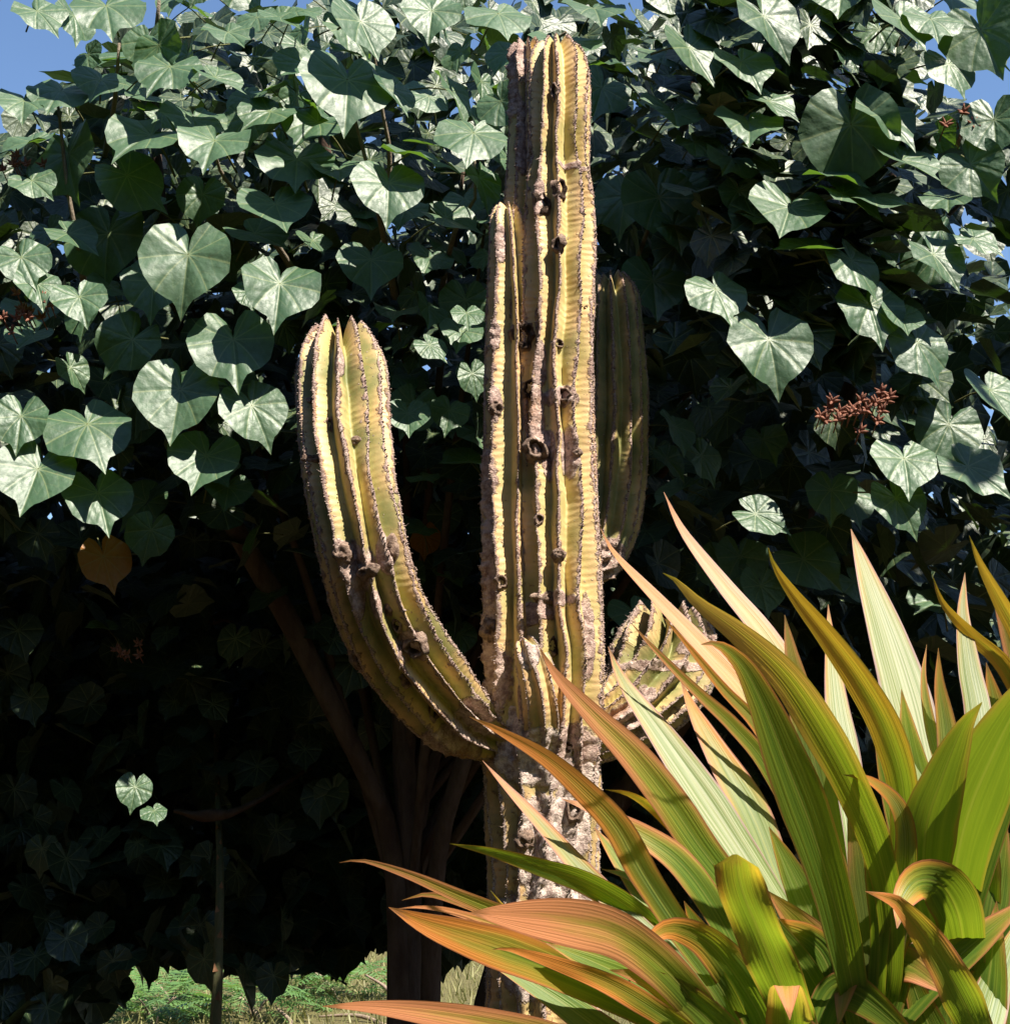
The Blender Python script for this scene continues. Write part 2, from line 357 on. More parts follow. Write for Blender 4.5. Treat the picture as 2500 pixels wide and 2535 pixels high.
    for kk, (px, py, rx, ry, typ) in enumerate(knots):
        h_ = hit(px, py)
        if h_[0] is None: continue
        loc, nrm = h_[0], h_[1]
        nrm = (nrm + Vector((0, -.8, 0))).normalized()
        s_ = mpp(py, loc.y); zx = Vector((0, 0, 1)); xx = zx.cross(nrm).normalized() * -1; zz = nrm.cross(xx) * -1
        if zz.z < 0: zz = -zz
        KV = []; KF = []; hole = []; na, nrg = 22, 9
        for j in range(nrg + 1):
            rr = j / nrg
            for k in range(na):
                a = 2 * math.pi * k / na; jag = 1 + .38 * noise.noise(Vector((math.cos(a) * 1.7 + kk * 5, math.sin(a) * 1.7, seed)))
                x = math.cos(a) * rr * jag; z = math.sin(a) * rr * jag
                rim = math.exp(-((rr - .62) / .24) ** 2)
                if typ == 'hole': ht = .55 * rim - .25 * (1 - rr) ** 1.0 - .35 * max(0, rr - .7) / .3; ho = max(0, min(1, (0.55 - rr) / .2))
                elif typ == 'dark': ht = .30 * rim - .1 - .3 * max(0, rr - .7) / .3; ho = max(0, min(1, (.85 - rr) / .25))
                else: ht = .75 * math.sqrt(max(0, 1 - rr ** 2)) - .15 - .08 * math.exp(-(rr / .25) ** 2); ho = .9 * math.exp(-(rr / .18) ** 2)
                pt = loc + xx * x * rx * s_ + zz * z * ry * s_
                ht += .32 * noise.noise(pt * 70) + .22 * noise.noise(pt * 170)
                KV.append(pt + nrm * ht * min(rx, ry) * s_); hole.append(ho)
        for j in range(nrg):
            for k in range(na):
                k2 = (k + 1) % na; KF.append((j * na + k, (j + 1) * na + k, (j + 1) * na + k2, j * na + k2))
        obj('scar_knot', KV, KF, M_CORK, ob, attrs={'hole': hole})
    return ob
# trunk: old corky foot
stem('trunk', [(1335, 3300, 4.06, 165), (1340, 2800, 4.06, 150), (1345, 2400, 4.06, 142), (1345, 2150, 4.05, 140), (1343, 1950, 4.05, 146), (1340, 1850, 4.05, 146), (1345, 1760, 4.05, 120)], 15, .16, M_TRUNK, 1, tip=False, corky=.29, wander=.5, step=.008,
     wounds=[(1230, 1850, 110, 60), (1340, 1880, 130, 70), (1450, 1900, 90, 90), (1340, 2100, 70, 140), (1420, 2050, 60, 120), (1260, 2280, 70, 60), (1390, 2260, 90, 70), (1330, 1780, 150, 60), (1300, 2420, 60, 60)],
     knots=[(1420, 2010, 26, 34, 'hole'), (1240, 1790, 34, 30, 'lump'), (1390, 1850, 40, 24, 'dark'), (1300, 2080, 26, 30, 'lump')])
# front column
stem('column', [(1375, 2010, 4.06, 70), (1384, 1930, 4.02, 84), (1392, 1850, 3.985, 96), (1393, 1700, 3.955, 104), (1388, 1500, 3.95, 106), (1382, 1300, 3.95, 104), (1376, 1100, 3.96, 100), (1378, 900, 3.96, 98), (1382, 700, 3.96, 96), (1384, 560, 3.97, 94), (1382, 440, 3.97, 86), (1384, 405, 3.97, 80), (1382, 360, 3.97, 83), (1382, 240, 3.97, 82), (1380, 112, 3.98, 78)], 11, .40, M_CACT, 2, crown=.35, wander=.42,
     knots=[(1388, 465, 24, 32, 'dark'), (1340, 500, 24, 44, 'dark'), (1382, 605, 20, 26, 'hole'), (1295, 830, 36, 46, 'dark'), (1382, 850, 22, 13, 'hole'), (1398, 978, 30, 26, 'hole'), (1312, 965, 26, 34, 'dark'), (1325, 1110, 34, 34, 'hole'), (1382, 1375, 20, 19, 'lump'), (1333, 1286, 13, 18, 'hole'), (1282, 1370, 24, 34, 'lump'), (1374, 225, 15, 26, 'hole'), (1355, 1480, 46, 18, 'lump'), (1285, 1530, 50, 22, 'dark'), (1430, 1120, 12, 12, 'lump'), (1450, 760, 6, 6, 'dark'), (1370, 1600, 24, 30, 'dark')],
     wounds=[(1320, 1040, 34, 110), (1360, 1130, 22, 70), (1410, 1120, 26, 70), (1390, 985, 45, 30), (1300, 1520, 90, 30), (1380, 1480, 50, 22), (1330, 480, 20, 60), (1340, 900, 16, 60), (1350, 1850, 130, 60), (1430, 1860, 70, 70), (1450, 1580, 20, 110), (1420, 408, 50, 10)])
# column behind it with a dried tip
stem('column', [(1320, 1850, 4.04, 100), (1305, 1600, 4.02, 98), (1300, 1300, 4.02, 96), (1300, 1000, 4.02, 92), (1310, 700, 4.02, 82), (1318, 420, 4.03, 66), (1316, 250, 4.04, 56), (1306, 112, 4.05, 50)], 9, .44, M_CACT, 3, crown=.7,
     wounds=[(1270, 180, 40, 130), (1290, 330, 40, 110), (1250, 1400, 30, 160), (1235, 1650, 60, 140), (1250, 1150, 30, 60)], knots=[(1240, 830, 18, 26, 'lump'), (1262, 870, 16, 22, 'dark')])
# lower broken stem on the left
stem('column', [(1300, 1830, 4.02, 90), (1290, 1600, 3.99, 94), (1282, 1300, 3.98, 90), (1278, 1000, 3.98, 84), (1278, 800, 3.98, 78), (1268, 640, 3.98, 62), (1258, 515, 3.99, 46)], 9, .44, M_CACT, 4, crown=.6,
     wounds=[(1240, 600, 14, 60), (1225, 830, 16, 40), (1225, 1000, 20, 50), (1215, 1200, 30, 100), (1225, 1400, 40, 160), (1220, 1650, 60, 150)], knots=[(1228, 1010, 20, 22, 'lump'), (1215, 1560, 26, 30, 'lump'), (1240, 1440, 18, 24, 'hole')])
# big upturned arm
stem('arm', [(1255, 1835, 4.02, 60), (1195, 1812, 3.98, 72), (1125, 1768, 3.92, 98), (1055, 1690, 3.83, 112), (988, 1600, 3.74, 116), (938, 1500, 3.67, 115), (908, 1400, 3.63, 114), (886, 1300, 3.62, 114), (868, 1200, 3.63, 115), (856, 1100, 3.66, 116), (849, 1000, 3.70, 116), (845, 920, 3.73, 113), (842, 838, 3.77, 104)], 12, .36, M_ARM, 5, crown=.95, wander=.3,
     knots=[(1028, 1602, 38, 34, 'hole'), (984, 1548, 17, 22, 'hole'), (1002, 1683, 26, 22, 'lump'), (1072, 1762, 22, 28, 'hole'), (880, 1092, 24, 14, 'lump'), (816, 1050, 11, 26, 'hole'), (905, 1415, 34, 24, 'lump'), (850, 1370, 26, 30, 'lump'), (775, 1135, 28, 12, 'lump'), (965, 1360, 26, 40, 'lump'), (885, 1630, 24, 34, 'lump'), (962, 1510, 14, 20, 'lump'), (770, 990, 14, 10, 'lump')],
     wounds=[(880, 1410, 50, 70), (840, 1380, 30, 50), (960, 1370, 34, 60), (1025, 1600, 50, 46), (1130, 1840, 90, 60), (1180, 1790, 70, 70), (840, 890, 16, 50), (890, 1480, 16, 60), (880, 1640, 30, 40), (930, 1500, 22, 40), (780, 1560, 30, 60)])
# shaded arm at the back right
stem('arm', [(1420, 1395, 4.22, 40), (1475, 1385, 4.26, 62), (1505, 1300, 4.28, 78), (1518, 1180, 4.3, 84), (1522, 1050, 4.3, 84), (1520, 900, 4.3, 80), (1516, 760, 4.3, 70), (1512, 690, 4.3, 62)], 12, .28, M_ARM, 6, crown=.6, wounds=[(1510, 1390, 50, 60)])
# short stubby arm on the right
stem('arm', [(1430, 1830, 4.06, 70), (1500, 1800, 4.09, 84), (1580, 1740, 4.13, 112), (1632, 1665, 4.17, 136), (1648, 1590, 4.19, 142), (1650, 1530, 4.2, 138)], 15, .34, M_ARM, 7, crown=1.0, wander=.4, corky=.26, wounds=[(1650, 1650, 140, 14), (1560, 1790, 60, 50), (1600, 1720, 24, 24), (1700, 1600, 30, 24)])
# pup sprouting at the front of the fork
stem('offshoot', [(1345, 1870, 3.95, 50), (1347, 1790, 3.90, 52), (1338, 1710, 3.87, 50), (1320, 1640, 3.87, 45), (1298, 1590, 3.90, 34)], 8, .26, M_TRUNK, 8, crown=.3, corky=.12, wounds=[(1310, 1620, 26, 40), (1345, 1840, 70, 40)])

# ------------------------------------------------------------------ hibiscus tree
tree = empty('hibiscus_tree', (-.7, 6.2, 0))
tag(tree, 'broad leafy tree with large heart shaped leaves behind the cactus', 'tree')
def outr(deg):
    a = R(abs(deg)); r = .08 * math.cos(a) + math.sqrt(.63 ** 2 - (.08 * math.sin(a)) ** 2)
    d = abs(deg); r += .26 * max(0, 1 - d / 14) ** 2.0
    if d > 158: r *= 1 - .80 * ((d - 158) / 22) ** 1.5
    return r
def leaf_geo(seed, nring, angs):
    rs = random.Random(seed); fold = rs.uniform(-.05, .30); droop = rs.uniform(-.05, .25); wav = rs.uniform(.02, .07); ph = rs.uniform(0, 6.3); asym = rs.uniform(-.06, .06); k3 = rs.choice([3, 4, 5]); curl = rs.uniform(-.15, .45)
    V = [(0, 0, 0)]; UV = [(0, 0)]; Fc = []
    na = len(angs)
    for j in range(1, nring + 1):
        for d in angs:
            r = outr(d) * (1 + asym * math.sin(R(d))) * (1 + .025 * math.sin(R(d) * 7 + ph)); q = j / nring
            x = math.sin(R(d)) * r * q; y = -math.cos(R(d)) * r * q
            z = fold * abs(x) - droop * y * y * (1 if y < 0 else .6) + wav * math.sin(k3 * R(d) + ph) * q * q - curl * .25 * x * x
            V.append((x, y, z)); UV.append((x, y))
    for k in range(na):
        k2 = (k + 1) % na
        Fc.append((0, 1 + k2, 1 + k)) if False else Fc.append((0, 1 + k, 1 + k2))
        for j in range(nring - 1):
            a = 1 + j * na; b = a + na; Fc.append((a + k, b + k, b + k2, a + k2))
    return V, Fc, UV
ANG = [-180, -175, -168, -158, -145, -125, -105, -85, -65, -48, -32, -18, -12, -7, -3, 0, 3, 7, 12, 18, 32, 48, 65, 85, 105, 125, 145, 158, 168, 175]
LEAF = []
for s in range(8):
    V, Fc, UV = leaf_geo(s + 20, 6, ANG)
    LEAF.append(mesh('hibiscus_leaf', V, Fc, M_HIB, uv=UV, attrs={'rnd': [random.random()] * len(V)}))
DEAD = mesh('withered_leaf', *leaf_geo(99, 6, ANG)[:2], M_HIB_DEAD, uv=leaf_geo(99, 6, ANG)[2])
PET = []
for s in range(4):
    rs = random.Random(s); b = rs.uniform(-.25, .25)
    V, Fc = tube([(0, 0, 0, .016), (.03 * b, .12, -.12, .016), (b * .5, .42, -.42, .018), (b, .75, -.9, .022)], 5, 7)
    PET.append(mesh('petiole', V, Fc, M_PET))
def leaf_matrix(p, rot, pitch, yaw, sc):
    """rot: tip direction in the picture, 0 = down; pitch: how far the blade turns up to the sky; yaw: to the right"""
    n = Vector((math.sin(yaw) * math.cos(pitch), -math.cos(yaw) * math.cos(pitch), math.sin(pitch)))
    d = Vector((math.sin(rot), 0, -math.cos(rot))); d = d - n * d.dot(n)
    if d.length < .05: d = Vector((0, -1, 0)) - n * n.dot(Vector((0, -1, 0)))
    d.normalize(); Yv = -d; X = Yv.cross(n).normalized()
    M = Matrix((X, Yv, n)).transposed().to_4x4()
    return Matrix.Translation(p) @ M @ Matrix.Scale(sc, 4)
nleaf = 0; ATTACH = []
def put_leaf(p, rot, pitch, yaw, sc, me=None):
    global nleaf
    rs = random.Random(nleaf * 13 + 5)
    M = leaf_matrix(p - WORLD[tree], rot, pitch, yaw, sc)
    o = link('leaf', me or LEAF[rs.randrange(len(LEAF))], tree, M)
    q = link('petiole', PET[rs.randrange(4)], o)
    ATTACH.append(p); nleaf += 1
    return o
# leaves one can follow in the photograph: x, y, width (display scale), tip rotation, pitch, yaw, depth
RL = random.Random(3)
KEY = [(655,150,165,-4,25,10,4.45),(680,40,120,15,20,20,4.4),(815,20,105,-5,25,0,4.45),(735,165,95,15,30,40,4.5),(850,170,95,35,25,50,4.5),(893,250,128,-8,35,0,4.4),(868,95,70,10,20,-50,4.5),(775,288,120,75,60,20,4.45),
(733,345,128,-3,25,5,4.42),(405,265,125,-6,40,0,4.45),(320,125,115,-15,35,-5,4.5),(405,145,90,50,45,20,4.5),(528,535,138,-6,28,10,4.45),(355,480,158,-3,12,-5,4.45),(40,485,95,25,25,0,4.5),(70,535,80,10,30,20,4.5),
(72,885,138,-10,25,5,4.5),(40,785,100,0,20,0,4.5),(165,800,150,18,35,0,4.55),(150,560,95,15,30,0,4.5),(340,735,145,-4,15,-5,4.5),(475,765,120,22,20,10,4.5),(440,640,150,8,25,-5,4.5),(390,860,125,-10,30,0,4.55),(185,930,120,12,30,10,4.6),
(285,1000,85,-10,10,0,4.8),(285,255,140,-22,45,0,4.55),(365,225,115,0,40,15,4.6),(115,170,115,-5,45,0,4.6),(45,190,95,5,40,0,4.55),(200,10,130,10,35,0,4.5),(300,85,110,30,5,-40,4.55),(190,150,95,-10,40,10,4.6),(70,20,95,30,35,10,4.5),
(520,385,130,10,40,0,4.6),(700,490,115,0,30,0,4.65),(880,590,60,0,40,0,4.6),(770,780,78,0,30,0,4.7),(810,650,60,40,30,10,4.6),(905,335,90,10,20,40,4.5),(940,25,118,5,40,0,4.5),(1068,80,128,-5,50,0,4.5),(1135,165,100,-20,15,20,4.45),(1120,15,110,0,50,0,4.5),
(1243,372,138,8,10,0,4.4),(1272,425,78,8,18,5,4.38),(1232,530,120,-3,20,5,4.45),(1180,370,110,-10,10,-30,4.6),(1440,30,130,25,20,15,4.5),(1400,115,110,10,35,5,4.5),(1412,230,118,-8,45,0,4.45),(1450,190,90,30,40,10,4.55),(1700,35,125,8,30,10,4.5),(1665,215,120,22,30,15,4.55),
(1605,235,170,0,-10,-20,4.55),(1300,90,120,20,20,20,4.6),(1270,210,120,-10,45,10,4.6),(1490,390,138,-18,35,0,4.45),(1590,365,110,45,40,10,4.5),(1650,370,110,50,55,0,4.5),(1605,490,115,25,25,20,4.5),(1540,470,110,-60,60,0,4.55),(1730,645,118,22,15,10,4.6),(1700,595,80,-10,35,10,4.6),
(1705,865,118,-6,35,0,4.6),(1825,880,120,35,35,0,4.6),(1690,940,105,22,18,5,4.55),(1515,1055,115,50,20,0,4.6),(1395,1050,95,0,20,0,4.7),(1425,970,90,60,30,0,4.7),(1435,1105,85,0,20,10,4.6),(1195,1155,95,10,40,0,4.5),(1755,35,105,-5,40,0,4.55),(1850,55,140,18,0,-35,4.5),(1790,120,100,12,20,10,4.6),
(1875,225,110,0,10,-30,4.6),(1830,310,110,30,5,-30,4.6),(1835,450,80,40,40,0,4.6),(1760,480,110,20,30,10,4.6),(1700,300,120,20,45,10,4.6),(1560,330,100,60,55,0,4.6),(255,1485,62,-8,20,10,5.0),(290,1530,46,10,50,0,5.0),(1450,640,150,5,15,0,4.8),(1350,545,110,10,30,0,4.6),(1640,575,120,5,20,0,4.7),
(960,300,90,20,20,40,4.5),(945,190,90,30,10,-40,4.45),(600,230,120,-20,40,0,4.7),(560,300,140,0,40,0,4.7),(480,440,110,40,45,0,4.7),(240,330,120,60,5,20,4.6),(130,290,140,20,10,-40,4.7),(205,440,150,0,10,-20,4.8),(130,440,90,50,40,10,4.65),(60,340,80,40,30,0,4.6),(470,550,60,10,30,0,4.6),(290,530,110,0,20,0,4.7),(250,640,110,-30,10,0,4.7),(840,410,100,60,40,10,4.6),(640,320,100,0,50,0,4.7),(510,210,100,-30,40,0,4.65),(430,60,90,20,45,0,4.6),(530,30,80,30,40,0,4.6),(575,120,100,-30,40,0,4.7)]
# canopy volume, in world metres
def top_z(x, y): return 4.62 + .2 * noise.noise(Vector((x * .9, y * .9, 5))) + .48 * min(1.8, max(0, y - 4.7)) - .5 * max(0, y - 7) - .9 * max(0, x - .26 * y) - .9 * max(0, -x - .27 * y)
def low_z(x, y): return (.87 - .40 * max(0, min(1, (-x - .245 * y) / .3)) + .12 * noise.noise(Vector((x * 1.7, y, 9))) + (.25 * max(0, x + .2) if x < 1.2 else .35)) + max(0, -.5 * (y - 5.6))
def front_y(x, z):
    f = 4.62 + .14 * noise.noise(Vector((x * 1.3, z * 1.3, 2)))
    zz = 2.75 - .15 * x + .2 * noise.noise(Vector((x * 2, 0, 7)))
    if z < zz: f += min(1.2, (zz - z) * 1.3)
    k = max(0, min(1, (x - .33) / .3)) * max(0, min(1, (z - 2.15) / .35))      # overhang on the right, shaped to shade the back arm
    return f + k * (4.14 - .10 * (z - 2.2) - f)
def inside(x, y, z):
    return front_y(x, z) < y < 8.9 and low_z(x, y) < z < top_z(x, y) and -4.6 < x < 1.9 + .18 * (y - 4.6) + (.35 if z < 3.2 else 0) + .15 * noise.noise(Vector((z * 2, y, 4)))
for (x, y, wd, rot, pit, yaw, Y) in KEY:
    sc = wd * K * mpp(y * K, Y) / 1.3
    q = atd(x, y, Y)
    if x > 1160 and y < 1000: Y = min(Y, front_y(q.x * .9, q.z) - .02)
    sc = 1.13 * wd * K * mpp(y * K, Y) / 1.3
    put_leaf(atd(x, y, Y - .05), R(rot), R(pit), R(yaw + 8), sc)
put_leaf(atd(195, 1050, 4.75), R(18), R(10), R(25), 105 * K * mpp(1400, 4.75) / 1.3, DEAD)
put_leaf(atd(1500, 590, 4.8), R(40), R(10), R(-25), 80 * K * mpp(800, 4.8) / 1.3, DEAD)
put_leaf(atd(800, 1010, 5.6), R(0), R(0), R(25), 80 * K * mpp(1400, 4.75) / 1.3, DEAD)
cnt = 0; tries = 0
while cnt < 183 and tries < 60000:          # more single leaves on the sunny face
    tries += 1
    x = RL.uniform(-2.0, 2.0); z = 4.6 - 2.4 * RL.random() ** 1.5; y = front_y(x, z) + RL.uniform(0, .45)
    if not inside(x, y, z) or abs(x / y) > .35 or top_z(x, y) < z: continue
    sc = RL.uniform(.095, .165)
    put_leaf(Vector((x, y, z)), RL.gauss(0, .5), R(RL.uniform(5, 65)), R(RL.gauss(10, 28)), sc); cnt += 1
# the rest of the crown: too many to count
LV = []; LF = []; LU = []; LR = []
ANGS = [-180, -167, -145, -110, -72, -36, -12, 0, 12, 36, 72, 110, 145, 167]
GEO = [leaf_geo(s + 50, 2, ANGS) for s in range(6)]
def add_stuff(p, rot, pit, yaw, sc, rs):
    V, Fc, UV = GEO[rs.randrange(6)]; M = leaf_matrix(p, rot, pit, yaw, sc); b = len(LV); r = rs.random()
    for v, u in zip(V, UV): LV.append(M @ Vector(v)); LU.append(u); LR.append(r)
    for f in Fc: LF.append(tuple(i + b for i in f))
cnt = 0
while cnt < 15500:
    y = RL.uniform(3.5, 8.9); x = RL.uniform(-4.6, 3.2); z = RL.uniform(.5, 5.7)
    if not inside(x, y - .34, z): continue
    edge = z > top_z(x, y) - .5
    if noise.noise(Vector((x, y, z)) * 1.6) < -.5 and not (z < 2.6): continue
    add_stuff(Vector((x, y, z)), RL.gauss(0, .6), R(RL.uniform(0, 75)), R(RL.gauss(5, 50)), RL.uniform(.10, .165), RL); cnt += 1
cnt = 0
while cnt < 2600:
    y = RL.uniform(7.2, 9.2); x = RL.uniform(-4.4, 2.6); z = RL.uniform(.8, 3.2)
    if z < low_z(x, y): continue
    add_stuff(Vector((x, y, z)), RL.gauss(0, .6), R(RL.uniform(-20, 40)), R(RL.gauss(5, 30)), RL.uniform(.13, .19), RL); cnt += 1
cnt = 0
while cnt < 260:                                # overhanging leaves added to keep sun off the back arm
    p = Vector((RL.uniform(.45, 1.25), RL.uniform(3.72, 4.3), RL.uniform(2.75, 4.1)))
    if p.y < front_y(p.x, p.z): continue
    add_stuff(p, RL.gauss(0, .6), R(RL.uniform(10, 75)), R(RL.gauss(15, 40)), RL.uniform(.09, .15), RL); cnt += 1
tag(obj('inner_foliage', LV, LF, M_HIB_SHADED, tree, uv=LU, attrs={'rnd': LR}), kind='stuff')
# stems and limbs
def limb(name, pts, mat, parent, seg=8, rough=.12, seed=0):
    V, Fc = tube(pts, seg, None, rough, seed); return obj(name, V, Fc, mat, parent)
def pw(x, y, Y, r): p = atd(x, y, Y); return (p.x, p.y, p.z, r)
def gnd(x, y, r): return (x, y, gz(x, y) - .05, r)
b0 = pw(770, 1620, 6.0, .052)
t1 = limb('trunk', [gnd(b0[0], 6.05, .075), (b0[0], 6.03, .5, .06), b0, pw(762, 1460, 6.0, .047), pw(760, 1200, 6.05, .06), pw(720, 900, 6.0, .05), pw(640, 500, 5.8, .035), pw(600, 150, 5.6, .02)], M_BARK, tree, 10, .2, 1)
limb('trunk', [gnd(b0[0] - .02, 6.0, .05), (b0[0] - .03, 5.98, .8, .045), pw(740, 1600, 5.95, .04), pw(695, 1470, 5.9, .036), pw(560, 1200, 5.8, .045), pw(380, 850, 5.6, .035), pw(300, 350, 5.4, .022), pw(290, 60, 5.3, .012)], M_BARK, tree, 10, .2, 2)
limb('trunk', [gnd(b0[0] + .1, 5.9, .05), (b0[0] + .10, 5.9, .8, .04), pw(825, 1640, 5.85, .034), pw(860, 1480, 5.8, .032), pw(960, 1200, 5.8, .038), pw(1120, 800, 5.7, .03), pw(1250, 400, 5.4, .022), pw(1330, 60, 5.3, .012)], M_BARK, tree, 10, .2, 3)
limb('trunk', [gnd(b0[0] + .25, 6.2, .09), (b0[0] + .4, 6.2, 1.0, .07), pw(1250, 1400, 6.2, .06), pw(1500, 1000, 6.0, .05), pw(1640, 600, 5.7, .03), pw(1690, 250, 5.4, .018)], M_BARK, tree, 10, .2, 4)
BR = [[(745, 560, 5.2, .016), (722, 440, 4.8, .011), (700, 340, 4.62, .008), (655, 170, 4.52, .005)], [(722, 440, 4.85, .011), (735, 300, 4.7, .009), (720, 200, 4.6, .006), (700, 60, 4.5, .004)], [(830, 560, 5.7, .012), (860, 430, 4.7, .009), (895, 380, 4.6, .006), (893, 270, 4.5, .004)],
      [(160, 560, 5.2, .014), (150, 470, 4.75, .011), (130, 370, 4.65, .008), (110, 200, 4.62, .005)], [(560, 520, 5.1, .013), (480, 400, 4.75, .01), (420, 330, 4.62, .007), (405, 280, 4.52, .004)], [(300, 120, 5.7, .012), (295, 60, 4.7, .009), (300, 0, 4.6, .006)],
      [(1480, 600, 5.1, .013), (1510, 480, 4.75, .01), (1535, 430, 4.65, .007), (1560, 330, 4.6, .004)], [(1180, 560, 5.1, .012), (1205, 480, 4.75, .009), (1235, 400, 4.55, .006)], [(1330, 420, 5.2, .013), (1370, 300, 4.8, .01), (1440, 250, 4.6, .006), (1412, 240, 4.5, .004)],
      [(1640, 330, 5.2, .014), (1660, 200, 4.8, .01), (1690, 90, 4.65, .006), (1700, 40, 4.55, .004)], [(1720, 450, 5.7, .012), (1790, 350, 4.75, .009), (1830, 260, 4.65, .005)], [(1370, 260, 5.1, .012), (1380, 120, 4.75, .009), (1385, 0, 4.6, .006)], [(930, 200, 5.2, .012), (1000, 110, 4.8, .009), (1068, 60, 4.6, .005)], [(190, 330, 5.2, .012), (215, 200, 4.75, .009), (225, 80, 4.62, .005)]]
for i, b in enumerate(BR): limb('branch', [pw(*q) for q in b], M_TWIG, tree, 6, .1, i)
for i in range(26):                                   # inner limbs
    x = RL.uniform(-1.3, 2.1); z = RL.uniform(3.0, 4.3); s = Vector((b0[0] - .01 + RL.uniform(-.015, .015), 6.03, RL.uniform(1.0, 1.9))); e = Vector((x, RL.uniform(4.9, 7.6), z)); m_ = (s + e) / 2 + Vector((0, 0, .25))
    limb('branch', [(*s, .022), (*m_, .016), (*e, .006)], M_BARK, tree, 6, .15, 40 + i)
# dried seed heads
def seed_head(x, y, Y, n, spread):
    c = atd(x, y, Y); VV = []; FF = []
    rs = random.Random(int(x))
    for i in range(n):
        o = Vector((rs.gauss(0, spread), rs.gauss(0, spread * .6), rs.gauss(0, spread * .7))); p = c + o
        V, Fc = tube([(*(p + Vector((0, .06, -.02))), .002), (*p, .002)], 4, 3); b = len(VV); VV += V; FF += [tuple(q + b for q in f) for f in Fc]
        for k in range(5):
            a = k * 1.257 + rs.random(); d = Vector((math.cos(a) * .6, -.5, math.sin(a) * .6 + .25)).normalized()
            V, Fc = tube([(*p, .003), (*(p + d * .012), .0055), (*(p + d * .028), .0012)], 5, 5); b = len(VV); VV += V; FF += [tuple(q + b for q in f) for f in Fc]
    return tag(obj('seed_head', VV, FF, M_SEED, tree), kind='stuff')
seed_head(1625, 765, 3.95, 12, .045); seed_head(1575, 775, 3.97, 5, .025); seed_head(1665, 750, 3.97, 4, .018); seed_head(40, 595, 4.45, 12, .045); seed_head(85, 570, 4.45, 4, .015); seed_head(1830, 235, 3.95, 8, .04); seed_head(20, 320, 4.6, 8, .05); seed_head(245, 1210, 5.2, 5, .04)

# ------------------------------------------------------------------ cordyline plants
def ti(plant, pts, wd, d0, d1, warm=.5, pale=0., dark=0., sheen=False, twist=0., blunt=False, peak=.58, fold=.18, wavy=0., crown=None):
    """pts run tip to base in display pixels, d0 = depth of the tip, d1 = depth at the last point"""
    n = len(pts); P = []
    if sheen:                              # lean the blade so that it mirrors the sun, within reach
        pb = atd(pts[-1][0], pts[-1][1], d1); best = min((abs((atd(pts[0][0], pts[0][1], d1 + q * .02) - pb).dot(HALF)), q) for q in range(-6, 19)); d0 = d1 + best[1] * .02 * .8
    cum = [0]
    for a, b in zip(pts, pts[1:]): cum.append(cum[-1] + math.hypot(a[0] - b[0], a[1] - b[1]))
    for (p, c) in zip(pts, cum):
        Y = d0 + (d1 - d0) * (c / cum[-1]) + (p[2] if len(p) > 2 else 0); P.append(tuple(atd(p[0], p[1], Y)))
    if crown is not None:
        last = Vector(P[-1]); cr = Vector(crown) + Vector((RT.gauss(0, .012), RT.gauss(0, .012), RT.gauss(0, .02)))
        if (last - cr).length > .06: P.append(tuple(last.lerp(cr, .55) + Vector((0, 0, -.01)))); P.append(tuple(cr))
    P = P[::-1]; S = catmull(P, 44); N = len(S); W0 = wd * K * mpp(1900, (d0 + d1) / 2) / 2
    nv = 10; V = []; UV = []; Fc = []
    seed = RT.random() * 50; Wp = None
    for i in range(N):
        u = i / (N - 1); T = Vector(S[min(i + 1, N - 1)] - S[max(i - 1, 0)]).normalized(); p = Vector(S[i]); vd = (p - CAM).normalized()
        Wx = T.cross(vd)
        if Wx.length < .15 and Wp is not None: Wx = Wp.copy()
        Wx = (Wx - T * Wx.dot(T)).normalized()
        if Wp is not None and Wx.dot(Wp) < 0: Wx = -Wx
        if Wp is not None: Wx = (Wx * .5 + Wp * .5); Wx = (Wx - T * Wx.dot(T)).normalized()
        Wp = Wx.copy(); Nn = Wx.cross(T).normalized()
        if Nn.dot(vd) > 0: Nn = -Nn
        al = twist * (.35 + .65 * u)
        if sheen:
            a = math.atan2(HALF.dot(Wx), HALF.dot(Nn)); al = .88 * max(-.95, min(.95, a))
        ca, sa = math.cos(al), math.sin(al)
        # rotate so that normal = Nn cos + Wx sin
        Wd = Wx * ca - Nn * sa; Nd = Nn * ca + Wx * sa
        prof = .42 + .58 * min(1, u / peak) ** .9
        if u > peak:
            x = (u - peak) / (1 - peak); prof = (1 - x ** 1.75) if not blunt else (1 - .12 * x if x < .93 else (1 - .12 * x) * math.sqrt(max(.02, 1 - ((x - .93) / .07) ** 2)))
        ww = 1.08 * W0 * max(prof, .015) / max(.55, ca)
        for k in range(nv + 1):
            v = -1 + 2 * k / nv
            lift = fold * abs(v) * ww * (1 - .5 * u) + .022 * ww * math.cos(v * math.pi * 4.5)
            lift += wavy * ww * (abs(v) ** 2) * math.sin(u * 26 + (1.6 if v > 0 else 0) + seed) + .10 * ww * v * noise.noise(Vector((u * 5 + seed, v, 0)))
            V.append(p + Wd * v * ww * (1 + .05 * noise.noise(Vector((u * 9, v * 2 + seed, 1))) + (.06 * wavy * math.sin(u * 31 + seed))) + Nd * lift); UV.append((u, v))
    for i in range(N - 1):
        for k in range(nv): a = i * (nv + 1) + k; Fc.append((a, a + 1, a + nv + 2, a + nv + 1))
    o = obj('leaf', V, Fc, M_CORD, plant, uv=UV); o.color = (warm, pale, dark, 1); return o
RT = random.Random(11)
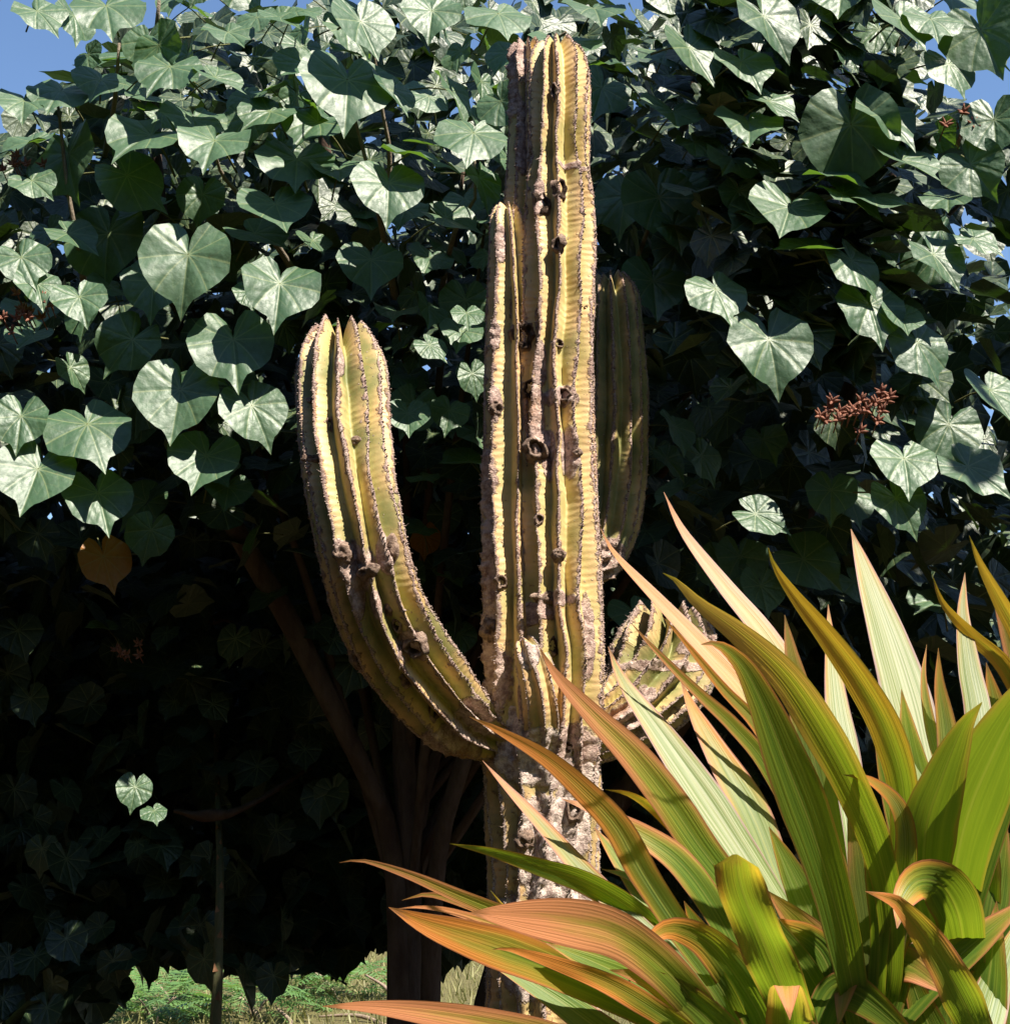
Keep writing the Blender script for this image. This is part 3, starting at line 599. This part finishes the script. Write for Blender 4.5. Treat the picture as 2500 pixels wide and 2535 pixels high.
def cane(plant, c, g0):
    pts = [(g0[0], g0[1], gz(g0[0], g0[1]) - .03, .03), (g0[0] * .7 + c[0] * .3, g0[1] * .7 + c[1] * .3, c[2] * .5, .026), (c[0], c[1], c[2] - .02, .024), (c[0], c[1], c[2] + .06, .016)]
    V, Fc = tube(pts, 9, 40, .2, c[0]); obj('cane', V, Fc, M_CANE, plant)
def plant(label, c, g0):
    e = empty('cordyline_plant', (g0[0], g0[1], gz(*g0))); tag(e, label, 'plant', 'cordyline plants in front of the cactus'); cane(e, c, g0); return e
cA = atd(1640, 2010, 3.05); cB = atd(1830, 1900, 3.25); cC = atd(1470, 2060, 3.0); cD = atd(1990, 1780, 3.5)
pA = plant('largest strap leaved cordyline plant with orange tipped arching olive leaves', cA, (cA.x + .05, 3.1))
pB = plant('cordyline plant with drooping green leaf and upright silvery purple edged leaves', cB, (cB.x + .06, 3.3))
pC = plant('low cordyline plant reaching salmon tipped leaves across the cactus trunk', cC, (cC.x + .02, 3.05))
pD = plant('cordyline plant with narrow pink edged leaves behind the broad dark leaf', cD, (cD.x + .05, 3.55))
kA, kB, kC, kD = dict(crown=cA), dict(crown=cB), dict(crown=cC), dict(crown=cD)
# plant A
ti(pA, [(1132, 995), (1160, 1045), (1240, 1130), (1330, 1225), (1420, 1330), (1500, 1500), (1560, 1680)], 36, 3.35, 3.2, .95, .25, sheen=True, **kA)
ti(pA, [(1252, 928), (1290, 1005), (1370, 1110), (1440, 1195), (1500, 1290), (1560, 1420), (1600, 1600)], 44, 3.4, 3.25, .8, .8, sheen=True, **kA)
ti(pA, [(1250, 1081), (1275, 1095), (1320, 1140), (1400, 1200), (1480, 1275), (1545, 1370), (1605, 1480), (1655, 1600), (1680, 1720), (1680, 1860)], 68, 2.58, 3.0, .80, twist=.25, **kA)
ti(pA, [(1449, 1033), (1462, 1070), (1500, 1125), (1560, 1200), (1625, 1290), (1675, 1385), (1705, 1500), (1700, 1660), (1680, 1800)], 58, 2.72, 3.08, .88, twist=.2, **kA)
ti(pA, [(1147, 1220), (1175, 1285), (1245, 1385), (1315, 1485), (1385, 1590), (1450, 1690), (1520, 1800)], 62, 2.95, 3.05, .3, .85, sheen=True, **kA)
ti(pA, [(1018, 1222), (1050, 1275), (1120, 1350), (1195, 1425), (1265, 1515), (1330, 1610), (1420, 1720), (1520, 1830)], 64, 2.9, 3.0, .72, twist=-.15, **kA)
ti(pA, [(1284, 1285), (1310, 1345), (1360, 1435), (1415, 1530), (1460, 1640), (1510, 1760)], 62, 3.1, 3.1, .55, .35, sheen=True, **kA)
ti(pA, [(1190, 1175), (1235, 1225), (1315, 1305), (1385, 1370), (1450, 1450), (1520, 1600)], 30, 3.15, 3.15, .55, **kA)
ti(pA, [(1248, 1162), (1295, 1215), (1365, 1300), (1430, 1370), (1490, 1480), (1540, 1620)], 28, 3.18, 3.15, .6, .2, **kA)
ti(pA, [(1322, 1216), (1355, 1216), (1400, 1255), (1440, 1330), (1480, 1430), (1530, 1560), (1570, 1690), (1600, 1820)], 84, 2.60, 2.95, .25, twist=-.3, **kA)
ti(pA, [(1388, 1612), (1400, 1680), (1435, 1765), (1475, 1860), (1520, 1960)], 84, 2.55, 2.85, .28, twist=.2, blunt=True, wavy=.28, **kA)
ti(pA, [(1213, 1803, -.02), (1232, 1768), (1270, 1752), (1330, 1775), (1380, 1830), (1425, 1900), (1470, 1980)], 72, 2.75, 2.9, .55, twist=.2, wavy=.1, **kA)
ti(pA, [(1490, 1925, -.06), (1487, 1885, -.03), (1484, 1860), (1486, 1890, .05), (1500, 1960, .08)], 86, 2.62, 2.68, .6, wavy=.08, **kA)
ti(pA, [(1520, 1345), (1535, 1385), (1575, 1410), (1612, 1460), (1640, 1560), (1660, 1700)], 46, 2.82, 2.95, .75, twist=.5, wavy=.3, **kA)
ti(pA, [(1590, 1462), (1640, 1472), (1690, 1515), (1708, 1580), (1700, 1700)], 40, 2.8, 2.95, .55, .4, twist=-.4, **kA)
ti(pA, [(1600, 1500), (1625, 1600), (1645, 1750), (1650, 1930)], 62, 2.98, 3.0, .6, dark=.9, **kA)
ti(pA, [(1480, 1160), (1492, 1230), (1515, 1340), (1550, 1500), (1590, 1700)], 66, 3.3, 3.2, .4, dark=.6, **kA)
ti(pA, [(1562, 1140), (1568, 1230), (1578, 1330), (1595, 1440), (1620, 1620)], 50, 3.2, 3.15, .35, .9, sheen=True, **kA)
ti(pA, [(1450, 1560), (1490, 1640), (1540, 1750), (1580, 1850)], 60, 3.05, 3.05, .2, .2, **kA)
ti(pA, [(1545, 1480), (1560, 1600), (1590, 1740), (1620, 1860)], 60, 3.05, 3.05, .2, **kA)
# plant B
ti(pB, [(1605, 998), (1632, 1080), (1672, 1200), (1712, 1335), (1745, 1480), (1780, 1640)], 84, 3.1, 3.2, .25, .95, sheen=True, **kB)
ti(pB, [(1820, 1080), (1816, 1160), (1828, 1260), (1845, 1360), (1850, 1560)], 48, 3.35, 3.3, .3, .6, .2, sheen=True, **kB)
ti(pB, [(1770, 1222), (1772, 1290), (1785, 1370), (1800, 1500), (1815, 1680)], 46, 3.2, 3.2, .45, .3, **kB)
ti(pB, [(1748, 1215), (1742, 1280), (1755, 1370), (1790, 1500)], 26, 3.25, 3.2, .45, .3, **kB)
ti(pB, [(1852, 1325), (1815, 1372), (1775, 1470), (1745, 1570), (1745, 1690), (1780, 1800)], 100, 2.72, 3.1, .25, dark=.15, twist=-.75, **kB)
ti(pB, [(1975, 1240), (1920, 1330), (1870, 1430), (1825, 1540), (1800, 1660), (1800, 1780)], 118, 2.72, 3.12, .18, twist=.2, **kB)
ti(pB, [(1692, 1752, -.04), (1702, 1700, -.02), (1732, 1662), (1775, 1668, .02), (1806, 1720, .04), (1818, 1790, .08), (1826, 1860, .1)], 88, 2.85, 3.0, .42, fold=.1, twist=.1, **kB)
ti(pB, [(1632, 1682), (1680, 1697), (1700, 1712), (1745, 1765), (1785, 1830), (1822, 1900), (1860, 1990)], 68, 2.6, 2.9, .62, twist=.15, wavy=.22, **kB)
ti(pB, [(1960, 1380), (1915, 1480), (1870, 1600), (1835, 1720), (1825, 1820)], 34, 2.95, 3.05, .2, **kB)
ti(pB, [(1925, 1730), (1900, 1800), (1870, 1880), (1850, 1960)], 60, 2.9, 3.0, .2, .4, sheen=True, **kB)
ti(pB, [(1700, 1300), (1720, 1420), (1750, 1560), (1790, 1720)], 60, 3.3, 3.25, .25, .1, **kB)
ti(pB, [(1650, 1400), (1680, 1500), (1720, 1620), (1770, 1760)], 50, 3.2, 3.2, .2, **kB)
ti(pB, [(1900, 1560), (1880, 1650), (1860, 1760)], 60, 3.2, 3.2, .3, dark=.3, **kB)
# plant C, low leaves to the left
ti(pC, [(885, 1352), (940, 1378), (1030, 1430), (1105, 1495), (1165, 1560), (1215, 1650), (1280, 1750), (1370, 1880)], 52, 2.75, 2.85, .8, .15, twist=.15, **kC)
ti(pC, [(910, 1435), (955, 1485), (1025, 1560), (1095, 1640), (1180, 1725), (1290, 1830)], 36, 2.85, 2.9, .6, .55, sheen=True, **kC)
ti(pC, [(848, 1592), (925, 1607), (1015, 1635), (1110, 1668), (1210, 1730), (1310, 1830)], 42, 2.85, 2.95, .15, twist=.5, **kC)
ti(pC, [(640, 1628), (685, 1624), (770, 1650), (860, 1688), (960, 1730), (1100, 1800), (1250, 1900)], 32, 2.75, 2.85, .62, twist=.3, **kC)
ti(pC, [(758, 1699), (810, 1688), (890, 1708), (990, 1745), (1120, 1810)], 34, 2.85, 2.9, .45, twist=.3, **kC)
ti(pC, [(748, 1715), (800, 1712), (870, 1725), (990, 1770)], 22, 2.9, 2.95, .8, **kC)
ti(pC, [(733, 1712), (800, 1742), (890, 1772), (1000, 1810), (1120, 1860), (1260, 1930)], 72, 2.68, 2.8, .62, twist=.1, peak=.74, **kC)
ti(pC, [(886, 1722), (960, 1728), (1060, 1738), (1150, 1758), (1220, 1800), (1300, 1880)], 84, 2.6, 2.75, .85, twist=.1, peak=.74, **kC)
ti(pC, [(928, 1792), (965, 1792), (1060, 1822), (1160, 1862), (1270, 1930)], 40, 2.6, 2.75, .85, twist=.2, wavy=.15, **kC)
ti(pC, [(608, 1899), (700, 1900), (830, 1915), (980, 1945), (1150, 1990)], 58, 2.5, 2.75, .85, twist=.15, **kC)
ti(pC, [(880, 1790), (960, 1830), (1050, 1885), (1140, 1950), (1250, 2020)], 54, 2.66, 2.8, .12, sheen=True, **kC)
ti(pC, [(1030, 1780), (1130, 1820), (1230, 1870), (1320, 1940)], 74, 2.72, 2.8, .15, twist=-.3, **kC)
ti(pC, [(1060, 1508), (1110, 1525), (1200, 1570), (1280, 1625), (1350, 1720), (1420, 1860)], 50, 2.9, 2.95, .6, twist=-.4, **kC)
ti(pC, [(1142, 1490), (1190, 1500), (1250, 1540), (1310, 1600), (1370, 1720)], 32, 2.98, 2.98, .6, dark=.2, twist=.5, wavy=.2, **kC)
ti(pC, [(1135, 1640), (1200, 1660), (1260, 1710), (1310, 1790), (1380, 1900)], 36, 2.95, 2.95, .1, twist=-.4, **kC)
ti(pC, [(925, 1680), (960, 1715), (1040, 1720), (1150, 1740), (1260, 1830)], 30, 2.82, 2.9, .9, twist=.6, wavy=.25, **kC)
ti(pC, [(1150, 1830), (1230, 1850), (1310, 1900), (1400, 1990)], 66, 2.7, 2.8, .5, twist=.3, **kC)
ti(pC, [(1200, 1700), (1260, 1760), (1330, 1850), (1400, 1950)], 60, 2.92, 2.95, .2, **kC)
ti(pC, [(1120, 1560), (1180, 1640), (1260, 1740), (1350, 1860)], 56, 2.9, 2.92, .25, sheen=True, **kC)
ti(pC, [(1290, 1700), (1330, 1780), (1380, 1870), (1420, 1960)], 60, 2.9, 2.95, .25, **kC)
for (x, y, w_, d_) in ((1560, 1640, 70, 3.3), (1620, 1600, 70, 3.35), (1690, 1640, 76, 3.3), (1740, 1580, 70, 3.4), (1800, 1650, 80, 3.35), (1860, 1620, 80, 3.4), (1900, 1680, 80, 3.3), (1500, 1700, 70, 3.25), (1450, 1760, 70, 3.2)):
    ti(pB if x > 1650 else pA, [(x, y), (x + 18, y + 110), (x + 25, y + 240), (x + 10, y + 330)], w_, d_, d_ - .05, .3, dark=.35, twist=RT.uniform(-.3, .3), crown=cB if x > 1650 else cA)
ti(pB, [(1760, 1760), (1775, 1830), (1790, 1910), (1810, 2000)], 60, 3.0, 3.05, .3, dark=.2, **kB)
ti(pB, [(1700, 1790), (1720, 1850), (1750, 1930), (1790, 2010)], 60, 3.02, 3.05, .3, dark=.2, **kB)
ti(pB, [(1880, 1700), (1872, 1790), (1860, 1890), (1850, 2000)], 70, 3.05, 3.05, .3, dark=.1, **kB)
# plant D at the far right
ti(pD, [(1758, 1084), (1780, 1140), (1835, 1200), (1900, 1265), (1960, 1400)], 36, 3.5, 3.5, .85, twist=.3, **kD)
ti(pD, [(1828, 1010), (1850, 1065), (1890, 1140), (1935, 1230), (1970, 1400)], 44, 3.45, 3.5, .8, .3, twist=.4, **kD)
ti(pD, [(1870, 1110), (1900, 1200), (1940, 1330), (1970, 1500)], 44, 3.55, 3.5, .6, dark=.3, **kD)
ti(pD, [(1860, 1250), (1890, 1380), (1930, 1520)], 60, 3.55, 3.5, .4, dark=.3, **kD)
# unseen-from-the-photo depth: leaves that fill the rosettes all round
for pl, cr, nn in ((pA, cA, 16), (pB, cB, 12), (pC, cC, 12), (pD, cD, 8)):
    for i in range(nn):
        a = RT.uniform(0, 2 * math.pi); ln = RT.uniform(.35, .6); out = RT.uniform(.35, .8)
        d = Vector((math.cos(a), abs(math.sin(a)) * .9 if math.sin(a) > -.2 else math.sin(a) * .25, 0))
        e = cr + d * ln * out + Vector((0, 0, ln * RT.uniform(.15, .75) * (1 if pl is not pC else .35))); m_ = cr + d * ln * out * .45 + Vector((0, 0, ln * .38))
        def dp(v):                       # back to display pixels for the strip builder
            q = v - CAM; z_ = q.dot(FWD); return ((q.x / z_ * F + 1250) / K, (-q.dot(UP) / z_ * F + 1267.5) / K, v.y)
        P0, P1 = dp(e), dp(m_)
        ti(pl, [(P0[0], P0[1], 0), (P1[0], P1[1], 0)], RT.uniform(44, 70), e.y, m_.y, RT.uniform(.1, .6), dark=RT.choice([0, 0, .3]), twist=RT.uniform(-.5, .5), crown=cr)

# ------------------------------------------------------------------ ringed young palm stem and dead frond piece
pm = empty('palm_stem', (atd(408, 1935, 5.7).x, 5.7, 0)); tag(pm, 'thin ringed young palm stem standing in the shade of the tree', 'palm')
ps = [pw(402, 1180, 7.0, .008), pw(408, 1400, 6.7, .011), pw(412, 1540, 6.2, .013), pw(415, 1650, 5.9, .015), pw(412, 1780, 5.75, .018), pw(406, 1935, 5.7, .021)]
pend = (ps[-1][0] - .03, 5.7, -.05, .026)
V, Fc = tube([pend] + ps[::-1], 10, 60); pst = obj('stem', V, Fc, mat_bark('palm_skin', (.10, .11, .05), (.14, .12, .06), 30), pm)
M_RING = mat_bark('leaf_base', (.32, .17, .09), (.22, .11, .06), 40)
for i in range(22):
    q = catmull([pend] + ps[::-1], 60)[6 + int(i * 2.3)]; c = Vector(q[:3]); r = q[3]; s = 1 if i % 2 else -1
    a = Vector((s * .5, -.86, 0)).normalized(); bq = a.cross(Vector((0, 0, 1)))
    V = [c + bq * r * .75 + a * r * .7, c - bq * r * .75 + a * r * .7, c + a * r * 1.12 + Vector((0, 0, r * 1.6)), c + a * r * 1.5 + Vector((0, 0, -.002))]
    obj('leaf_base', V, [(0, 3, 2), (3, 1, 2), (0, 2, 1), (0, 1, 3)], M_RING, pm, smooth=False)
for i in range(9):
    a = i * .7; c = Vector(ps[0][:3]); d = Vector((math.cos(a), math.sin(a) * .7, .1)); V, Fc = tube([(*c, .004), (*(c + d * .06 + Vector((0, 0, .02))), .003), (*(c + d * .13 - Vector((0, 0, .01))), .001)], 5); obj('frond', V, Fc, M_RING, pm)
s0, s1, s2 = pw(328, 1530, 6.0, .008), pw(390, 1540, 6.05, .026), pw(470, 1520, 6.1, .012)
V, Fc = tube([s0, s1, s2, (s2[0] + .3, 6.6, s2[2] + .25, .008)], 8, 24, .7, 3)
obj('branch', V, Fc, M_BARK, tree)

# ------------------------------------------------------------------ sunny garden behind: pinnate shrubs, dry twigs, grass
def frond_geo(seed):
    rs = random.Random(seed); V = []; Fc = []; n = 13
    pts = []
    for i in range(n + 1):
        u = i / n; pts.append(Vector((u, 0, .35 * u - .5 * u * u)))
    for i, p in enumerate(pts[1:]):
        u = (i + 1) / n; ll = .26 * math.sin(math.pi * min(1, u * .85 + .12)) + .05
        for s in (-1, 1):
            b = len(V); d = Vector((.45, s, -.25 + rs.uniform(-.15, .15))).normalized(); wv = Vector((1, -s * .3, 0)).normalized() * .030
            V += [p, p + d * ll * .5 + wv, p + d * ll, p + d * ll * .5 - wv]; Fc.append((b, b + 1, b + 2, b + 3))
    b = len(V)
    for p in pts: V += [p + Vector((0, .008, 0)), p - Vector((0, .008, 0))]
    for i in range(n): Fc.append((b + 2 * i, b + 2 * i + 1, b + 2 * i + 3, b + 2 * i + 2))
    return V, Fc
FR = [mesh('frond', *frond_geo(s), M_FERN, smooth=False) for s in range(4)]
labs = ['bright pinnate leaved shrub in the sun beside the thin palm stem', 'ferny green shrub at the left end of the sunny bank', 'ferny shrub among dry twigs between palm stem and tree trunks', 'small pinnate shrub in front of the other garden shrubs', 'pinnate leaved shrub at the back of the sunny bank', 'pale pinnate shrub farthest back in the sunny garden', 'ferny shrub seen behind the base of the tree trunks']
SH = [(330, 1865, 12.0, .8), (215, 1880, 12.8, .6), (480, 1870, 11.6, .8), (290, 1915, 11.2, .6), (560, 1865, 12.6, .8), (400, 1840, 14.0, .9), (640, 1870, 12.4, .8)]
for i, (x, y, Y, s) in enumerate(SH):
    p = atd(x, y, Y); g0 = gz(p.x, p.y); e = empty('garden_shrub', (p.x, p.y, g0)); tag(e, labs[i], 'shrub', 'pinnate shrubs in the sunny garden')
    rs = random.Random(i); h = max(.25, p.z - g0)
    for k in range(34):
        a = rs.uniform(0, 6.28); z = h * rs.uniform(.25, 1.05); rr = rs.uniform(.02, .35) * s
        M = Matrix.Translation((math.cos(a) * rr, math.sin(a) * rr, z)) @ Matrix.Rotation(a + rs.gauss(0, .4), 4, 'Z') @ Matrix.Rotation(rs.uniform(-.6, .3), 4, 'Y') @ Matrix.Scale(rs.uniform(.26, .44), 4)
        link('frond', FR[k % 4], e, M)
    for k in range(3):
        a = rs.uniform(0, 6.28); V, Fc = tube([(p.x, p.y, g0 - .02, .012), (p.x + math.cos(a) * .08, p.y + math.sin(a) * .08, g0 + h * .5, .008), (p.x + math.cos(a) * .2, p.y + math.sin(a) * .2, g0 + h * .9, .004)], 5); obj('stem', V, Fc, M_DRY, e)
tl = ['forked dry twig arching over the sunny bank', 'long bare twig lying by the pinnate shrubs', 'crooked pale dead branch near the tree trunks', 'short dead branch leaning on the bank', 'bleached twisted stick between two shrubs']
for i, (x, y, Y, dx, dy) in enumerate([(170, 1870, 12.2, 130, 40), (380, 1885, 11.8, 120, 30), (690, 1840, 12, 60, 90), (520, 1900, 11.4, 30, 90), (600, 1930, 11.6, 130, 20)]):
    a, b = atd(x, y, Y), atd(x + dx, y + dy, Y - .3); m_ = (a + b) / 2 + Vector((.05, 0, .06)); gzb = gz(b.x, b.y) - .02
    V, Fc = tube([(a.x, a.y, max(a.z, gz(a.x, a.y) + .02), .008), (*m_[:2], max(m_.z, gzb + .06), .016), (*b[:2], gzb, .02)], 6, 14, .3, i); o = obj('dry_twig', V, Fc, M_DRY); tag(o, tl[i], 'twig', 'dry twigs on the sunny bank')
p = atd(190, 1880, 12.5); V, Fc = tube([(p.x - .05, p.y, gz(p.x, p.y) - .05, .10), (p.x - .02, p.y, .45, .07), (p.x + .02, p.y, .75, .06), (p.x - .02, p.y, 1.0, .05)], 9, 24, .25); tag(obj('tree_stump', V, Fc, mat_bark('grey_stump', (.3, .28, .27), (.2, .18, .17))), 'grey weathered stump standing at the left end of the bank', 'stump')
GV = []; GF = []
for i in range(9000):
    x = RL.uniform(-5.5, 2.5); y = RL.uniform(10.3, 17); z = gz(x, y); h = RL.uniform(.05, .18); a = RL.uniform(0, 6.28); wv = Vector((math.cos(a), math.sin(a), 0)) * .008; t = Vector((RL.gauss(0, .06), RL.gauss(0, .06), h)); p = Vector((x, y, z - .01)); b = len(GV)
    GV += [p - wv, p + wv, p + t * .6 + wv * .5, p + t]; GF.append((b, b + 1, b + 2, b + 3))
tag(obj('grass', GV, GF, M_GRASS, smooth=False), 'dry yellow green grass on the sunny bank', 'grass', kind='stuff')
FV = []; FFc = []
for i in range(16000):
    x = RL.uniform(-14, 14); z = RL.uniform(.2, 2.6 + .8 * noise.noise(Vector((x * .4, 0, 0)))); y = 21 + RL.uniform(0, 2.2); b = len(FV)
    n1 = Vector((RL.gauss(0, 1), RL.gauss(0, 1), RL.gauss(0, 1))).normalized(); n2 = n1.orthogonal().normalized(); n3 = n1.cross(n2); p = Vector((x, y, z))
    FV += [p - n2 * .12, p + n3 * .07, p + n2 * .12, p - n3 * .07]; FFc.append((b, b + 1, b + 2, b + 3))
tag(obj('far_shrubbery', FV, FFc, M_FAR, smooth=False), 'dark green mass of shrubs at the far end of the garden', 'shrubs', kind='stuff')

# ------------------------------------------------------------------ unseen trees added out of the picture to hold back sky light
def leaf_mass(name, label, n, sampler, size, seed):
    rs = random.Random(seed); V = []; Fc = []
    for i in range(n):
        p = sampler(rs); b = len(V); a = Vector((rs.gauss(0, 1), rs.gauss(0, 1), rs.gauss(0, 1))).normalized(); u = a.orthogonal().normalized(); v = a.cross(u); q = size * rs.uniform(.6, 1.3)
        V += [p - u * q, p + v * q * .6, p + u * q, p - v * q * .6]; Fc.append((b, b + 1, b + 2, b + 3))
    return tag(obj(name, V, Fc, M_FAR, smooth=False), label, 'trees', kind='stuff')
def s_back(r):
    x = r.uniform(-9, 8); return Vector((x, -6.5 + r.uniform(-1.2, 1.2) + .02 * x * x, r.uniform(0, 9 + noise.noise(Vector((x * .5, 0, 1))))))
def s_left(r):
    y = r.uniform(-5, 9); return Vector((-6.6 + r.uniform(-1.1, 1.1), y, r.uniform(0, 8 + noise.noise(Vector((y * .5, 3, 1))))))
leaf_mass('unseen_trees', 'dense dark unseen trees added behind the viewpoint to block sky light', 9000, s_back, .30, 1)
leaf_mass('unseen_trees', 'dense dark unseen trees added on the left to block sky light', 8000, s_left, .30, 2)
def s_right(r):
    y = r.uniform(-5, 3); return Vector((8 + r.uniform(-1.1, 1.1), y, r.uniform(0, 6 + noise.noise(Vector((y * .5, 8, 1))))))
leaf_mass('unseen_trees', 'dense dark unseen trees added on the right to block sky light', 5000, s_right, .30, 3)
nb = empty('unseen_shade_tree', (3.3, 4.3, 0)); tag(nb, 'unseen tree added to shade the right of the broad leafy tree', 'tree')  # out-of-view tree added to shade the canopy's right side
limb('trunk', [(3.3, 4.3, -.05, .14), (3.25, 4.3, 1.5, .11), (3.1, 4.25, 3.2, .08), (2.9, 4.1, 5, .04)], M_BARK, nb, 10, .15, 77)
NV = len(LV); LV2 = []
LV.clear(); LF.clear(); LU.clear(); LR.clear()
while len(LR) < 200 * 29:
    d = Vector((RL.gauss(0, 1), RL.gauss(0, 1), RL.gauss(0, 1))).normalized() * RL.random() ** .4; p = Vector((3.0 + d.x * 1.15, 4.0 + d.y * 1.3, 5.2 + d.z * 1.6))
    if noise.noise(p * 1.8) < -.12: continue
    add_stuff(p, RL.gauss(0, .6), R(RL.uniform(0, 75)), R(RL.gauss(5, 50)), RL.uniform(.10, .16), RL)
tag(obj('crown', LV, LF, M_HIB_SHADED, nb, uv=LU, attrs={'rnd': LR}), kind='stuff')
